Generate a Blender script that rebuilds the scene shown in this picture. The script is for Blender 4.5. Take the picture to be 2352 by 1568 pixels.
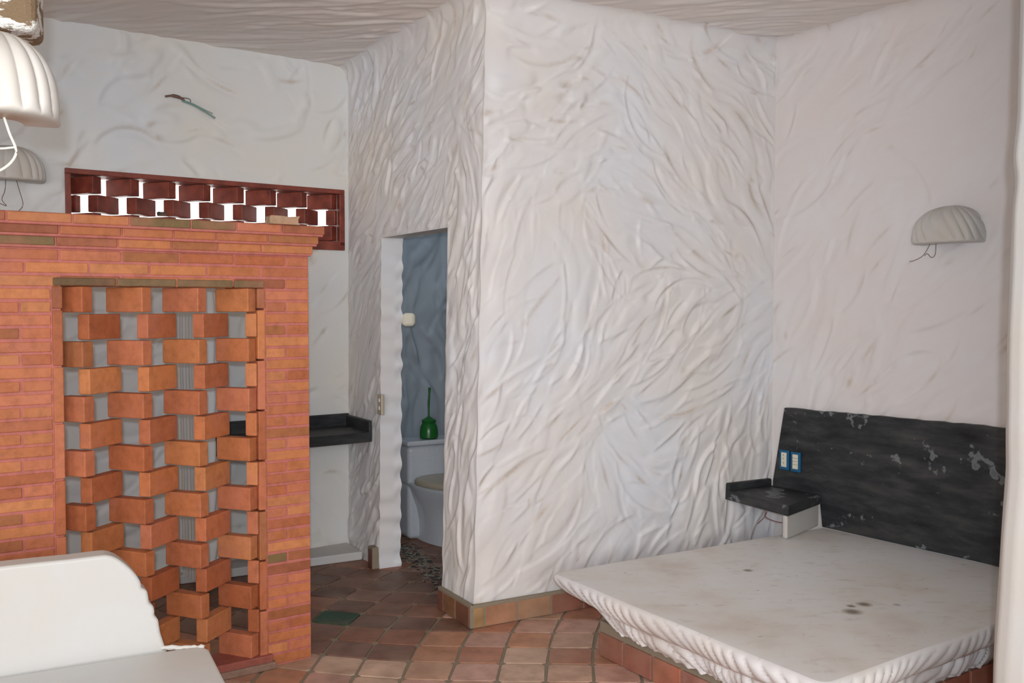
import bpy, bmesh, math, random
import numpy as np
from mathutils import Vector, Matrix
random.seed(7)
S = bpy.context.scene
for o in list(bpy.data.objects): bpy.data.objects.remove(o)
COL = S.collection
# ------------------------------------------------------------------ camera
CAMZ = 1.55; F = 2200.0; PITCH = math.radians(2.06)
cam_d = bpy.data.cameras.new('camera'); cam = bpy.data.objects.new('camera', cam_d); COL.objects.link(cam)
cam.location = (0, 0, CAMZ); cam.rotation_euler = (math.pi/2 - PITCH, 0, 0)
cam_d.sensor_width = 36; cam_d.lens = F/2352*36; cam_d.clip_start = .05
S.camera = cam
# ------------------------------------------------------------------ world, lights, exposure
w = bpy.data.worlds.new('world'); S.world = w; w.use_nodes = True
w.node_tree.nodes['Background'].inputs[0].default_value = (1, .97, .93, 1)
w.node_tree.nodes['Background'].inputs[1].default_value = 3.0
def area(name, loc, target, sx, sy, power, col):
    l = bpy.data.lights.new(name, 'AREA'); l.shape = 'RECTANGLE'; l.size = sx; l.size_y = sy
    l.energy = power; l.color = col
    o = bpy.data.objects.new(name, l); COL.objects.link(o); o.location = loc
    o.rotation_euler = (Vector(target)-Vector(loc)).to_track_quat('-Z', 'Y').to_euler()
    return o
fl_d = bpy.data.lights.new('camera_flash', 'SPOT'); fl_d.energy = 225; fl_d.color = (.84, .94, 1.06); fl_d.spot_size = math.radians(104); fl_d.spot_blend = 1.0; fl_d.shadow_soft_size = .022
fl_o = bpy.data.objects.new('camera_flash', fl_d); COL.objects.link(fl_o); fl_o.location = (.012, -.10, 1.625)
fl_o.rotation_euler = (Vector((.1, 5, 1.36))-Vector(fl_o.location)).to_track_quat('-Z', 'Y').to_euler()
area('ambient_fill_behind', (.35, -2.35, 1.9), (.0, 4, 2.3), 3.8, 1.9, 205, (.985, .985, .985))  # soft ambient fill added behind the camera; no window is built there
area('ambient_fill_left', (-3.3, .6, 1.9), (0, 3.6, 1.2), 1.6, 1.6, 26, (.985, .985, .985))  # weak fill added from the left, not an actual opening
area('bathroom_fill_top', (-.1, 6.0, 2.9), (-.45, 6.5, .6), .6, .5, 6.0, (.78, .9, 1.0))  # unseen overhead fill, added to bring out the bathroom wall relief
S.view_settings.view_transform = 'Standard'; S.view_settings.look = 'None'
S.view_settings.exposure = -0.02; S.view_settings.gamma = 1.0; S.view_settings.use_curve_mapping = False

# ------------------------------------------------------------------ helpers
def lin(r, g, b):
    f = lambda c: (c/255/12.92) if c/255 <= .04045 else ((c/255+.055)/1.055)**2.4
    return (f(r), f(g), f(b))
def ray(px, py):
    u = (px-1176)/F; v = (784-py)/F
    return np.array([u, math.cos(PITCH)+v*math.sin(PITCH), v*math.cos(PITCH)-math.sin(PITCH)])
O = np.array([0, 0, CAMZ])
def at_z(px, py, z):
    d = ray(px, py); t = (z-CAMZ)/d[2]; return O+d*t
def at_plane(px, py, p0, dr):
    d = ray(px, py); n = np.array([-dr[1], dr[0]])
    t = (np.dot(n, np.array(p0[:2]))) / np.dot(n, d[:2]); return O+d*t
def s_on(px, py, p0, dr):
    p = at_plane(px, py, p0, dr); return float(np.dot(p[:2]-np.array(p0[:2]), dr)), float(p[2])
def unit(a): a = np.array(a, float); return a/np.linalg.norm(a)

def tag(o, label=None, cat=None, group=None, kind=None):
    if label: o['label'] = label
    if cat: o['category'] = cat
    if group: o['group'] = group
    if kind: o['kind'] = kind
    return o
def empty(name, loc=(0,0,0), rz=0):
    o = bpy.data.objects.new(name, None); COL.objects.link(o); o.location = loc; o.rotation_euler = (0, 0, rz)
    o.empty_display_size = .05
    return o
def link(name, me, mats, parent=None, smooth=False):
    o = bpy.data.objects.new(name, me); COL.objects.link(o)
    for m in (mats if isinstance(mats, (list, tuple)) else [mats]): me.materials.append(m)
    if parent is not None: o.parent = parent
    if smooth: me.polygons.foreach_set('use_smooth', np.ones(len(me.polygons), dtype=bool))
    return o
def col_attr(me, percorner):
    a = me.color_attributes.new('Col', 'FLOAT_COLOR', 'CORNER')
    a.data.foreach_set('color', np.asarray(percorner, dtype=np.float32).ravel())
class MB:
    """collects geometry with a colour per face"""
    def __init__(s): s.v = []; s.f = []; s.c = []; s.m = []
    def add(s, vs, fs, c=(1,1,1), mi=0):
        b = len(s.v); s.v += [tuple(map(float, p)) for p in vs]
        for f in fs: s.f.append([b+i for i in f]); s.c.append(c); s.m.append(mi)
    def box(s, o, ax, ay, az, c=(1,1,1), mi=0):
        o = np.array(o, float); ax = np.array(ax, float); ay = np.array(ay, float); az = np.array(az, float)
        vs = [o, o+ax, o+ax+ay, o+ay, o+az, o+ax+az, o+ax+ay+az, o+ay+az]
        fs = [(0,3,2,1), (4,5,6,7), (0,1,5,4), (1,2,6,5), (2,3,7,6), (3,0,4,7)]
        if np.dot(np.cross(ax, ay), az) < 0: fs = [f[::-1] for f in fs]
        s.add(vs, fs, c, mi)
    def tube(s, pts, r, n=8, c=(1,1,1), mi=0):
        pts = [np.array(p, float) for p in pts]; rings = []
        for i, p in enumerate(pts):
            t = unit(pts[min(i+1, len(pts)-1)]-pts[max(i-1, 0)])
            a = np.cross(t, [0,0,1]);
            if np.linalg.norm(a) < .1: a = np.cross(t, [1,0,0])
            a = unit(a); b = np.cross(t, a); rr = r[i] if hasattr(r, '__len__') else r
            rings.append([p+rr*(math.cos(k*2*math.pi/n)*a+math.sin(k*2*math.pi/n)*b) for k in range(n)])
        vs = [q for R in rings for q in R]
        fs = [(i*n+k, i*n+(k+1)%n, (i+1)*n+(k+1)%n, (i+1)*n+k) for i in range(len(pts)-1) for k in range(n)]
        fs.append(tuple(range(n))[::-1]); fs.append(tuple((len(pts)-1)*n+k for k in range(n)))
        s.add(vs, fs, c, mi)
    def lathe(s, prof, n=32, ctr=(0,0,0), sx=1, sy=1, c=(1,1,1), mi=0, cap=True):
        vs = [(ctr[0]+sx*r*math.cos(2*math.pi*k/n), ctr[1]+sy*r*math.sin(2*math.pi*k/n), ctr[2]+z) for r, z in prof for k in range(n)]
        fs = [(i*n+k, i*n+(k+1)%n, (i+1)*n+(k+1)%n, (i+1)*n+k) for i in range(len(prof)-1) for k in range(n)]
        if cap: fs.append(tuple(range(n))[::-1]); fs.append(tuple((len(prof)-1)*n+k for k in range(n)))
        s.add(vs, fs, c, mi)
    def build(s, name, mats, parent=None, smooth=False, bevel=0, seg=2, local=None, angle=30):
        me = bpy.data.meshes.new(name)
        vs = s.v
        if local is not None: vs = [(p[0]-local[0], p[1]-local[1], p[2]-local[2]) for p in vs]
        me.from_pydata(vs, [], s.f); me.update()
        cols = []
        for c, f in zip(s.c, s.f): cols += [(c[0], c[1], c[2], 1)]*len(f)
        col_attr(me, cols)
        me.polygons.foreach_set('material_index', s.m)
        o = link(name, me, mats, parent, smooth)
        if bevel:
            b = o.modifiers.new('bevel', 'BEVEL'); b.width = bevel; b.segments = seg; b.limit_method = 'ANGLE'; b.angle_limit = math.radians(angle)
        if smooth and hasattr(me, 'set_sharp_from_angle') and not bevel:
            me.set_sharp_from_angle(angle=math.radians(45))
        return o
def rail(pts, n=6):
    """catmull-rom resample"""
    P = [np.array(p, float) for p in pts]; P = [2*P[0]-P[1]]+P+[2*P[-1]-P[-2]]; out = []
    for i in range(1, len(P)-2):
        for k in range(n):
            t = k/n; a, b, c, d = P[i-1:i+3]
            out.append(.5*((2*b)+(-a+c)*t+(2*a-5*b+4*c-d)*t*t+(-a+3*b-3*c+d)*t**3))
    out.append(P[-2]); return out

# ------------------------------------------------------------------ materials
def nodes(name):
    m = bpy.data.materials.new(name); m.use_nodes = True; nt = m.node_tree
    return m, nt, nt.nodes['Principled BSDF']
def N(nt, typ, **kw):
    n = nt.nodes.new(typ)
    for k, v in kw.items():
        if k.startswith('i_'):
            key = k[2:]; key = int(key) if key.isdigit() else key.replace('_', ' ')
            n.inputs[key].default_value = v
        else: setattr(n, k, v)
    return n
def ramp(nt, fac, stops):
    r = nt.nodes.new('ShaderNodeValToRGB'); nt.links.new(fac, r.inputs[0]); e = r.color_ramp.elements
    while len(e) < len(stops): e.new(.5)
    for i, (p, c) in enumerate(stops): e[i].position = p; e[i].color = (*c, 1)
    return r.outputs[0]
def mix(nt, fac, a, b, mode='MIX'):
    m = nt.nodes.new('ShaderNodeMix'); m.data_type = 'RGBA'; m.blend_type = mode
    for sock, val in ((m.inputs[0], fac), (m.inputs[6], a), (m.inputs[7], b)):
        if isinstance(val, (int, float)): sock.default_value = val
        elif isinstance(val, tuple): sock.default_value = (*val, 1)[:4]
        else: nt.links.new(val, sock)
    return m.outputs[2]
def coords(nt, scale=(1,1,1), src='Object'):
    t = nt.nodes.new('ShaderNodeTexCoord'); mp = nt.nodes.new('ShaderNodeMapping')
    nt.links.new(t.outputs[src], mp.inputs[0]); mp.inputs['Scale'].default_value = scale; return mp.outputs[0]
def noise(nt, co, sc, det=4, rough=.55):
    n = N(nt, 'ShaderNodeTexNoise', i_Scale=sc, i_Detail=det, i_Roughness=rough); nt.links.new(co, n.inputs['Vector']); return n.outputs[0]
def bump(nt, b, h, st, dist=.01, prev=None):
    n = N(nt, 'ShaderNodeBump', i_Strength=st, i_Distance=dist); nt.links.new(h, n.inputs['Height']); nt.links.new(n.outputs[0], b.inputs['Normal']); return n
def simple(name, c, rough=.5, spec=.5, metal=0):
    m, nt, b = nodes(name); b.inputs['Base Color'].default_value = (*c, 1); b.inputs['Roughness'].default_value = rough
    b.inputs['Specular IOR Level'].default_value = spec; b.inputs['Metallic'].default_value = metal
    co = coords(nt); n = noise(nt, co, 60); r = ramp(nt, n, [(.3, tuple(x*.93 for x in c)), (.7, c)]); nt.links.new(r, b.inputs['Base Color'])
    return m
def plaster(name, base, warm, rough=.55, dust_shade_c=lin(168,140,105), spots=True):
    m, nt, b = nodes(name); co = coords(nt)
    n1 = noise(nt, co, 1.3, 3); c = ramp(nt, n1, [(.35, base), (.65, warm)])
    n2 = noise(nt, co, 9, 5); c = mix(nt, ramp(nt, n2, [(.45, (0,0,0)), (.75, (.35,.35,.35))]), c, warm)
    at = N(nt, 'ShaderNodeAttribute', attribute_name='DustShade'); n3 = noise(nt, co, 70, 4)  # mask of dust and painted crease shade
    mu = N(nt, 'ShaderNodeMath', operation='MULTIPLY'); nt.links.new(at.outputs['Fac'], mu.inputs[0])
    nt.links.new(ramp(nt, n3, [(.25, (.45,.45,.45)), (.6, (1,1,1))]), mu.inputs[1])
    c = mix(nt, mu.outputs[0], c, dust_shade_c)
    nt.links.new(c, b.inputs['Base Color']); b.inputs['Roughness'].default_value = rough
    b.inputs['Specular IOR Level'].default_value = .3
    bump(nt, b, noise(nt, co, 45, 5), .10, .006)
    return m
M = {}
M['plaster'] = plaster('white_plaster', lin(221,222,226), lin(223,217,212))
M['plaster_win'] = plaster('grey_white_plaster', lin(216,220,223), lin(221,218,211))
M['plaster_pink'] = plaster('warm_white_plaster', lin(224,222,222), lin(224,215,211))
M['plaster_ceil'] = plaster('ceiling_plaster', lin(226,221,218), lin(228,217,210))
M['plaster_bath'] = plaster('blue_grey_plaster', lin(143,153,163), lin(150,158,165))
M['plaster_bright'] = plaster('smooth_white_plaster', lin(200,202,203), lin(199,193,184), .5)
M['plain'] = simple('plain_plaster', lin(215,205,195), .8)
# brick
def brickmat(name, dark=1.0, streak=True):
    m, nt, b = nodes(name); co = coords(nt); at = N(nt, 'ShaderNodeAttribute', attribute_name='Col')
    n = noise(nt, co, 26, 6, .65); v = ramp(nt, n, [(.25, (.72,.70,.66)), (.55, (1,1,1)), (.8, (1.12,1.1,1.06))])
    c = mix(nt, 1.0, at.outputs['Color'], v, 'MULTIPLY')
    n2 = noise(nt, co, 5, 3); c = mix(nt, ramp(nt, n2, [(.5, (0,0,0)), (.72, (.4,.4,.4))]), c, lin(186,116,98))
    nt.links.new(c, b.inputs['Base Color']); b.inputs['Roughness'].default_value = .62; b.inputs['Specular IOR Level'].default_value = .35
    bump(nt, b, noise(nt, co, 90, 5, .6), .25, .004); return m
M['brick'] = brickmat('orange_brick')
M['mortar'] = brickmat('pink_mortar')
def ovenred():
    m, nt, b = nodes('red_oxide_paint'); co = coords(nt); n = noise(nt, co, 14, 5)
    nt.links.new(ramp(nt, n, [(.3, lin(100,44,34)), (.6, lin(136,64,48)), (.85, lin(160,92,72))]), b.inputs['Base Color'])
    b.inputs['Roughness'].default_value = .5; bump(nt, b, n, .2, .004); return m
M['redpaint'] = ovenred()
def slate():
    m, nt, b = nodes('black_polished_cement'); co = coords(nt)
    st = coords(nt, (1, 1, 4)); n = noise(nt, st, 3.2, 6, .6)
    c = ramp(nt, n, [(.3, lin(26,27,29)), (.5, lin(50,52,54)), (.75, lin(78,77,74))])
    n2 = noise(nt, co, 5.5, 5, .55); n3 = noise(nt, co, 26, 4)
    ad = N(nt, 'ShaderNodeMath', operation='MULTIPLY_ADD'); nt.links.new(n3, ad.inputs[0]); ad.inputs[1].default_value = .35; nt.links.new(n2, ad.inputs[2])
    f = ramp(nt, ad.outputs[0], [(.80, (0,0,0)), (.835, (.75,.75,.75)), (.9, (.5,.5,.5))])
    c = mix(nt, f, c, lin(128,132,134))
    n4 = noise(nt, st, 30, 3); f2 = ramp(nt, n4, [(.70, (0,0,0)), (.76, (.35,.35,.35))]); c = mix(nt, f2, c, lin(130,132,130))
    nt.links.new(c, b.inputs['Base Color']); b.inputs['Roughness'].default_value = .5; b.inputs['Specular IOR Level'].default_value = .25
    bump(nt, b, n3, .12, .004); return m
M['slate'] = slate()
def bedtop():
    m, nt, b = nodes('worn_white_cement'); co = coords(nt); st = coords(nt, (1, 2.0, 1))
    n = noise(nt, co, 1.9, 5, .55); c = ramp(nt, n, [(.35, lin(226,226,226)), (.55, lin(221,216,210)), (.7, lin(205,193,182))])
    n2 = noise(nt, st, 11, 6, .7); c = mix(nt, ramp(nt, n2, [(.55, (0,0,0)), (.75, (.55,.55,.55))]), c, lin(176,164,148))
    n3 = noise(nt, st, 30, 3, .5); c = mix(nt, ramp(nt, n3, [(.72, (0,0,0)), (.75, (.8,.8,.8))]), c, lin(130,105,80))
    # round brown stains
    tc = nt.nodes.new('ShaderNodeTexCoord')
    for (px, py, r) in ((1958,1405,.030), (1985,1388,.024), (1955,1392,.015), (2060,1389,.013), (1718,1310,.018)):
        p = at_z(px, py, BZ)
        d = N(nt, 'ShaderNodeVectorMath', operation='DISTANCE'); nt.links.new(tc.outputs['Object'], d.inputs[0]); d.inputs[1].default_value = tuple(p)
        mr = N(nt, 'ShaderNodeMapRange'); nt.links.new(d.outputs['Value'], mr.inputs[0]); mr.inputs[1].default_value = r*1.6; mr.inputs[2].default_value = r*.5
        mr.inputs[3].default_value = 0; mr.inputs[4].default_value = .8 if r > .014 else .5
        c = mix(nt, mr.outputs[0], c, lin(98,80,52))
    nt.links.new(c, b.inputs['Base Color']); b.inputs['Roughness'].default_value = .45; b.inputs['Specular IOR Level'].default_value = .35
    bump(nt, b, n2, .08, .004); return m
BZ = .34
M['bedtop'] = bedtop()
def tilemat():
    m, nt, b = nodes('terracotta_tile'); co = coords(nt); at = N(nt, 'ShaderNodeAttribute', attribute_name='Col')
    n = noise(nt, co, 9, 5, .6); c = mix(nt, 1.0, at.outputs['Color'], ramp(nt, n, [(.3, (.7,.66,.62)), (.55, (1,1,1)), (.8, (1.25,1.22,1.2))]), 'MULTIPLY')
    n2 = noise(nt, co, 3.3, 4); c = mix(nt, ramp(nt, n2, [(.45, (0,0,0)), (.75, (.5,.5,.5))]), c, lin(158,132,112))
    nt.links.new(c, b.inputs['Base Color']); b.inputs['Roughness'].default_value = .5; b.inputs['Specular IOR Level'].default_value = .35
    bump(nt, b, noise(nt, co, 30, 4), .12, .004); return m
M['tile'] = tilemat()
M['grout'] = simple('grey_grout', lin(142,130,112), .8, .2)
M['ceramic'] = simple('white_ceramic', lin(196,200,206), .12, .6)
M['seatlid'] = simple('beige_lid', lin(168,158,140), .3)
M['green'] = simple('green_plastic', lin(20,96,36), .3)
M['dkgreen'] = simple('dark_green_tile', lin(36,72,52), .3)
M['blueplate'] = simple('blue_plastic_plate', lin(20,92,134), .35)
M['ivory'] = simple('ivory_plastic', lin(226,220,200), .6, .3)
M['metal'] = simple('brushed_plate', lin(190,178,160), .35, .5, .2)
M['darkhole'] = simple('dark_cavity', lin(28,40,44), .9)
M['wire_white'] = simple('white_cable', lin(228,222,205), .5)
M['wire_red'] = simple('dark_red_wire', lin(100,40,38), .5)
M['wire_teal'] = simple('pale_teal_wire', lin(128,158,150), .5)
M['wire_brown'] = simple('brown_wire', lin(112,84,74), .5)
M['black'] = simple('black_pebble', lin(30,32,30), .4)
M['pebble'] = simple('grey_pebble', lin(110,112,100), .5)
M['stub'] = None
def stubm():
    m, nt, b = nodes('flaking_plaster'); co = coords(nt, (1,1,2.2)); n = noise(nt, co, 14, 6, .7)
    nt.links.new(ramp(nt, n, [(.47, lin(120,98,72)), (.52, lin(222,220,214))]), b.inputs['Base Color']); b.inputs['Roughness'].default_value = .7
    bump(nt, b, n, .8, .02); return m
M['stub'] = stubm()

# ------------------------------------------------------------------ finger-dragged plaster relief
def mkfield(ctrl):
    c = np.array([(x, y) for x, y, a in ctrl]); A = np.radians([a for _, _, a in ctrl])
    def f(x, y):
        d = (c[:, 0]-x)**2+(c[:, 1]-y)**2+.01; wt = 1/d**1.6
        return .5*math.atan2((wt*np.sin(2*A)).sum(), (wt*np.cos(2*A)).sum())
    return f
def relief(Wd, Ht, res, field, n, wr=(.02,.045), lr=(.12,.4), amp=.009, seed=1, curv=3.5, jit=.35, dust_shade=.35, dwide=1.0):
    R = np.random.RandomState(seed); nx = int(Wd/res)+2; ny = int(Ht/res)+2
    H = np.zeros((ny, nx)); D = np.zeros((ny, nx))
    for k in range(n):
        x0 = R.rand()*Wd; y0 = R.rand()*Ht; a = field(x0, y0)+R.randn()*jit
        wd = R.uniform(*wr); L = R.uniform(*lr); kc = R.choice([-1,1])*R.uniform(.15, 1)*curv; rad = 1/kc
        if abs(L*kc) > 2.4: L = 2.4/abs(kc)
        t = np.array([math.cos(a), math.sin(a)]); nn = np.array([-t[1], t[0]]); cx, cy = x0+nn[0]*rad, y0+nn[1]*rad
        ext = L/2+wd*2
        ix0 = max(0, int((x0-ext)/res)); ix1 = min(nx, int((x0+ext)/res)+2); iy0 = max(0, int((y0-ext)/res)); iy1 = min(ny, int((y0+ext)/res)+2)
        if ix1-ix0 < 2 or iy1-iy0 < 2: continue
        X, Y = np.meshgrid(np.arange(ix0, ix1)*res, np.arange(iy0, iy1)*res)
        dx = X-cx; dy = Y-cy; rr = np.hypot(dx, dy); sg = 1 if rad > 0 else -1
        lat = (abs(rad)-rr)*sg*1.0
        ang = np.arctan2(dy, dx)-math.atan2(y0-cy, x0-cx); ang = (ang+math.pi) % (2*math.pi)-math.pi
        al = ang*abs(rad)*sg
        tt = al/(L/2); taper = np.clip(1-np.abs(tt)**3, 0, 1)
        ww = wd*(.35+.65*np.sqrt(taper)); q = lat/ww
        me = np.clip((1-np.abs(tt))/.45, 0, 1); me = me*me*(3-2*me)
        am = amp*(wd/.032)**.6*R.uniform(.35, 1.25)*(.85+.45*math.sin(x0*3.1+seed+1.3*math.sin(y0*2.3))*math.sin(y0*2.7+seed*2)); sub = H[iy0:iy1, ix0:ix1]; sk = R.choice([-1, 1])
        if R.rand() < .68:      # dragged fold: one crisp edge, the other dying away
            u = q*sk; step = np.clip((u+1)/.22, 0, 1); step = step*step*(3-2*step); fade = np.clip((1-u)/1.5, 0, 1); fade = fade*fade*(3-2*fade)
            msk = step*fade*me
            sub[:] = sub*(1-.75*msk)-am*msk*(1-.35*(u+1)/2)+am*.75*np.exp(-((u+1.12)/.24)**2)*me
        else:                   # squeezed-up roll
            bmp = np.clip(1-q*q*.8, 0, 1); bmp = bmp*bmp*(3-2*bmp)*me
            sub[:] = sub*(1-.6*bmp)+am*1.0*bmp
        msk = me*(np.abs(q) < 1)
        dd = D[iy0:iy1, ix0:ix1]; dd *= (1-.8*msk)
        if R.rand() < dust_shade:
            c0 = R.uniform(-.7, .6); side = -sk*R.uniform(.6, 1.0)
            blob = np.exp(-((tt-c0)/R.uniform(.15, .5))**2)*np.exp(-((q-side)/R.uniform(.12,.38)/dwide)**2)*R.uniform(.12, .60)  # brown along the crisp edge: dust, plus crease shade put into the colour
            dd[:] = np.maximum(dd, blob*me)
    K = np.array([.22,.56,.22])
    for _ in range(2):
        Hp = np.pad(H, 1, 'edge'); H = Hp[:-2, 1:-1]*K[0]+Hp[1:-1, 1:-1]*K[1]+Hp[2:, 1:-1]*K[2]; Hp = np.pad(H, 1, 'edge'); H = Hp[1:-1, :-2]*K[0]+Hp[1:-1, 1:-1]*K[1]+Hp[1:-1, 2:]*K[2]
    return H, D
def smooth01(x): x = np.clip(x, 0, 1); return x*x*(3-2*x)
class Wall:
    """a hand-plastered wall: four corners, relief, openings with wavy edges"""
    def __init__(s, BL, BR, TL, TR, res, H, D, hres, holes=(), bends=(), cove=0, taper=(.03,.03,0,.03)):
        s.c = [np.array(p, float) for p in (BL, BR, TL, TR)]
        s.W = np.linalg.norm(s.c[1][:2]-s.c[0][:2]); s.T = s.c[2][2]-s.c[0][2]; s.z0 = s.c[0][2]
        d = unit(s.c[1]-s.c[0]); s.d = d; s.n = np.array([d[1], -d[0], 0.])   # toward the room
        s.res = res; s.H = H; s.D = D; s.hres = hres; s.holes = holes; s.bends = bends; s.cove = cove; s.taper = taper
    def samp(s, A, S_, Z):
        x = np.clip(S_/s.hres, 0, A.shape[1]-1.001); y = np.clip(Z/s.hres, 0, A.shape[0]-1.001)
        i = x.astype(int); j = y.astype(int); fx = x-i; fy = y-j
        return (A[j, i]*(1-fx)+A[j, i+1]*fx)*(1-fy)+(A[j+1, i]*(1-fx)+A[j+1, i+1]*fx)*fy
    def P(s, S_, Z):
        S_ = np.asarray(S_, float); Z = np.asarray(Z, float); a = (S_/s.W)[..., None]; b = (Z/s.T)[..., None]
        p = (s.c[0]*(1-a)+s.c[1]*a)*(1-b)+(s.c[2]*(1-a)+s.c[3]*a)*b
        h = s.samp(s.H, S_, Z)
        tl, tr, tb, tt = s.taper
        if tl: h = h*smooth01(S_/tl)
        if tr: h = h*smooth01((s.W-S_)/tr)
        if tt: h = h*smooth01((s.T-Z)/tt)
        for (a0, a1, z0, z1) in s.holes:
            inz = smooth01(1-np.maximum(z0-Z, Z-z1)/.03); ins = smooth01(1-np.maximum(a0-S_, S_-a1)/.03)
            de = np.minimum(np.abs(S_-a0), np.abs(S_-a1)); h = h*(1-inz*(1-smooth01(de/.02)))
            dz = np.minimum(np.abs(Z-z1), np.abs(Z-z0)); h = h*(1-ins*(1-smooth01(dz/.02)))
        if s.cove:
            dd = np.clip(1-(s.T-Z)/s.cove, 0, 1); h = h+s.cove*.7*(1-np.sqrt(np.clip(1-dd*dd, 0, 1)))
        p = p+s.n*h[..., None]
        for (sc, fn, fo) in s.bends:
            k = smooth01(1-np.abs(S_-sc)/fo)[..., None]; p = p+fn(Z)*k
        return p
    def build(s, name, mat):
        xs = list(np.linspace(0, s.W, int(s.W/s.res)+1)); zs = list(np.linspace(0, s.T, int(s.T/s.res)+1))
        for (a0, a1, z0, z1) in s.holes:
            for v in (a0, a1):
                i = int(np.argmin(np.abs(np.array(xs)-v))); xs[i] = v
            for v in (z0, z1):
                if 0 < v < s.T: i = int(np.argmin(np.abs(np.array(zs)-v))); zs[i] = v
        xs = np.array(xs); zs = np.array(zs); X, Z = np.meshgrid(xs, zs)
        V = s.P(X, Z).reshape(-1, 3); nx = len(xs); ny = len(zs)
        I, J = np.meshgrid(np.arange(nx-1), np.arange(ny-1)); I = I.ravel(); J = J.ravel()
        keep = np.ones(len(I), bool); cx = (xs[I]+xs[I+1])/2; cz = (zs[J]+zs[J+1])/2
        for (a0, a1, z0, z1) in s.holes: keep &= ~((cx > a0) & (cx < a1) & (cz > z0) & (cz < z1))
        I = I[keep]; J = J[keep]; a = J*nx+I
        Q = np.stack([a, a+1, a+1+nx, a+nx], 1)
        me = npmesh(name, V, Q); dust_shade_attr(me, s.samp(s.D, X, Z).ravel())
        return tag(link(name, me, mat, None, True), kind='structure')
def npmesh(name, V, Q):
    me = bpy.data.meshes.new(name); me.vertices.add(len(V)); me.vertices.foreach_set('co', np.asarray(V, np.float32).ravel())
    me.loops.add(len(Q)*4); me.loops.foreach_set('vertex_index', Q.astype(np.int32).ravel())
    me.polygons.add(len(Q)); me.polygons.foreach_set('loop_start', np.arange(0, len(Q)*4, 4, dtype=np.int32))
    me.polygons.foreach_set('loop_total', np.full(len(Q), 4, dtype=np.int32)); me.update(calc_edges=True); me.validate(); return me
def dust_shade_attr(me, v):
    a = me.attributes.new('DustShade', 'FLOAT', 'POINT'); a.data.foreach_set('value', np.asarray(v, np.float32))
def gridmesh(name, V3, mat, parent=None, dust_shade=None, flip=False, wrap=False):
    """V3: array rows x cols x 3"""
    ny, nx = V3.shape[:2]; w_ = nx if wrap else nx-1
    I, J = np.meshgrid(np.arange(w_), np.arange(ny-1)); I = I.ravel(); J = J.ravel(); I2 = (I+1) % nx
    Q = np.stack([J*nx+I, J*nx+I2, (J+1)*nx+I2, (J+1)*nx+I], 1)
    if flip: Q = Q[:, ::-1]
    me = npmesh(name, V3.reshape(-1, 3), Q)
    if dust_shade is not None: dust_shade_attr(me, dust_shade.ravel())
    return link(name, me, mat, parent, True)
def ctrl_px(lst, BL, d, flipx=None):
    """(px, py, image angle) -> wall coordinates and wall angle"""
    out = []
    for px, py, a in lst:
        s0, z0 = s_on(px, py, BL, d[:2]); s1, z1 = s_on(px+20*math.cos(math.radians(a)), py-20*math.sin(math.radians(a)), BL, d[:2])
        out.append((s0, z0, math.degrees(math.atan2(z1-z0, s1-s0))))
    return out

ZC = 3.06
C0 = np.array([-1.05, 6.08]); C1 = np.array([-.19, 4.60]); 
BZ = .34
bD = at_z(1888, 1211, BZ)[:2]; hd = unit(at_z(2305, 1305, BZ)[:2]-bD)          # headboard line
_q = bD+np.array([-hd[1], hd[0]])*(.030 if -hd[1] > 0 else -.030)
C2 = at_plane(1775, 900, _q, hd)[:2]
C0t = np.array([-1.03, 6.08]); C1t = np.array([-.125, 4.60])
dB = unit(C1-C0); dC = unit(C2-C1); dR = hd; dW = np.array([.804, .595])
def p3(p, z=0): return (p[0], p[1], z)
def wob(seed, amp, wl):
    R = np.random.RandomState(seed); ks = [(R.uniform(.7, 1.4)*2*math.pi/wl, R.rand()*6.28, R.uniform(.5, 1)) for _ in range(4)]
    return lambda Z: amp*sum(a*np.sin(k*Z+p) for k, p, a in ks)/2
nB = np.array([dB[1], -dB[0], 0]); nC = np.array([dC[1], -dC[0], 0])
w1 = wob(3, .008, .35)
COVE = .14
def covef(Z):
    dd = np.clip(1-(ZC-Z)/COVE, 0, 1); return COVE*.7*(1-np.sqrt(np.clip(1-dd*dd, 0, 1)))
def bendB(Z): return np.asarray(w1(Z))[..., None]*unit(nB+nC)-.012*unit(nB+nC)+covef(np.asarray(Z))[..., None]*nC
def bendC(Z): return np.asarray(w1(Z))[..., None]*unit(nB+nC)-.012*unit(nB+nC)+covef(np.asarray(Z))[..., None]*nB

# ---- centre wall
BL = p3(C1); dd3 = np.array([*dC, 0])
ctl = [(1180,80,5),(1180,300,10),(1130,600,80),(1300,220,35),(1300,330,30),(1260,560,80),(1330,600,95),(1200,700,30),(1210,900,50),(1150,1100,40),(1200,1250,45),
 (1350,1000,62),(1330,760,80),(1420,120,-40),(1500,200,-50),(1420,330,-30),(1560,330,-60),(1640,420,-62),(1700,250,-40),(1740,350,-60),(1640,120,-15),
 (1480,470,-20),(1560,560,-35),(1700,600,-50),(1400,560,-55),(1420,760,42),(1550,700,48),(1700,740,40),(1500,860,52),(1620,880,35),(1700,1000,85),(1450,980,-40),
 (1400,1080,-55),(1500,1040,5),(1440,1120,-60),(1580,1080,70),(1520,1150,-5),(1620,1150,80),(1450,1240,60),(1560,1230,70),(1330,1200,62),(1330,1330,60)]
Hc, Dc = relief(2.0, 3.1, .005, mkfield(ctrl_px(ctl, BL, dC)), 800, (.015,.054), (.14,.60), .0060, 11, 3.6, .24, .62)
WC = Wall(p3(C1), p3(C2), p3(C1t, ZC), p3(C2, ZC), .006, Hc, Dc, .005, bends=((0, bendC, .12),), cove=COVE)
WC.build('wall_center', M['plaster'])
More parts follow.
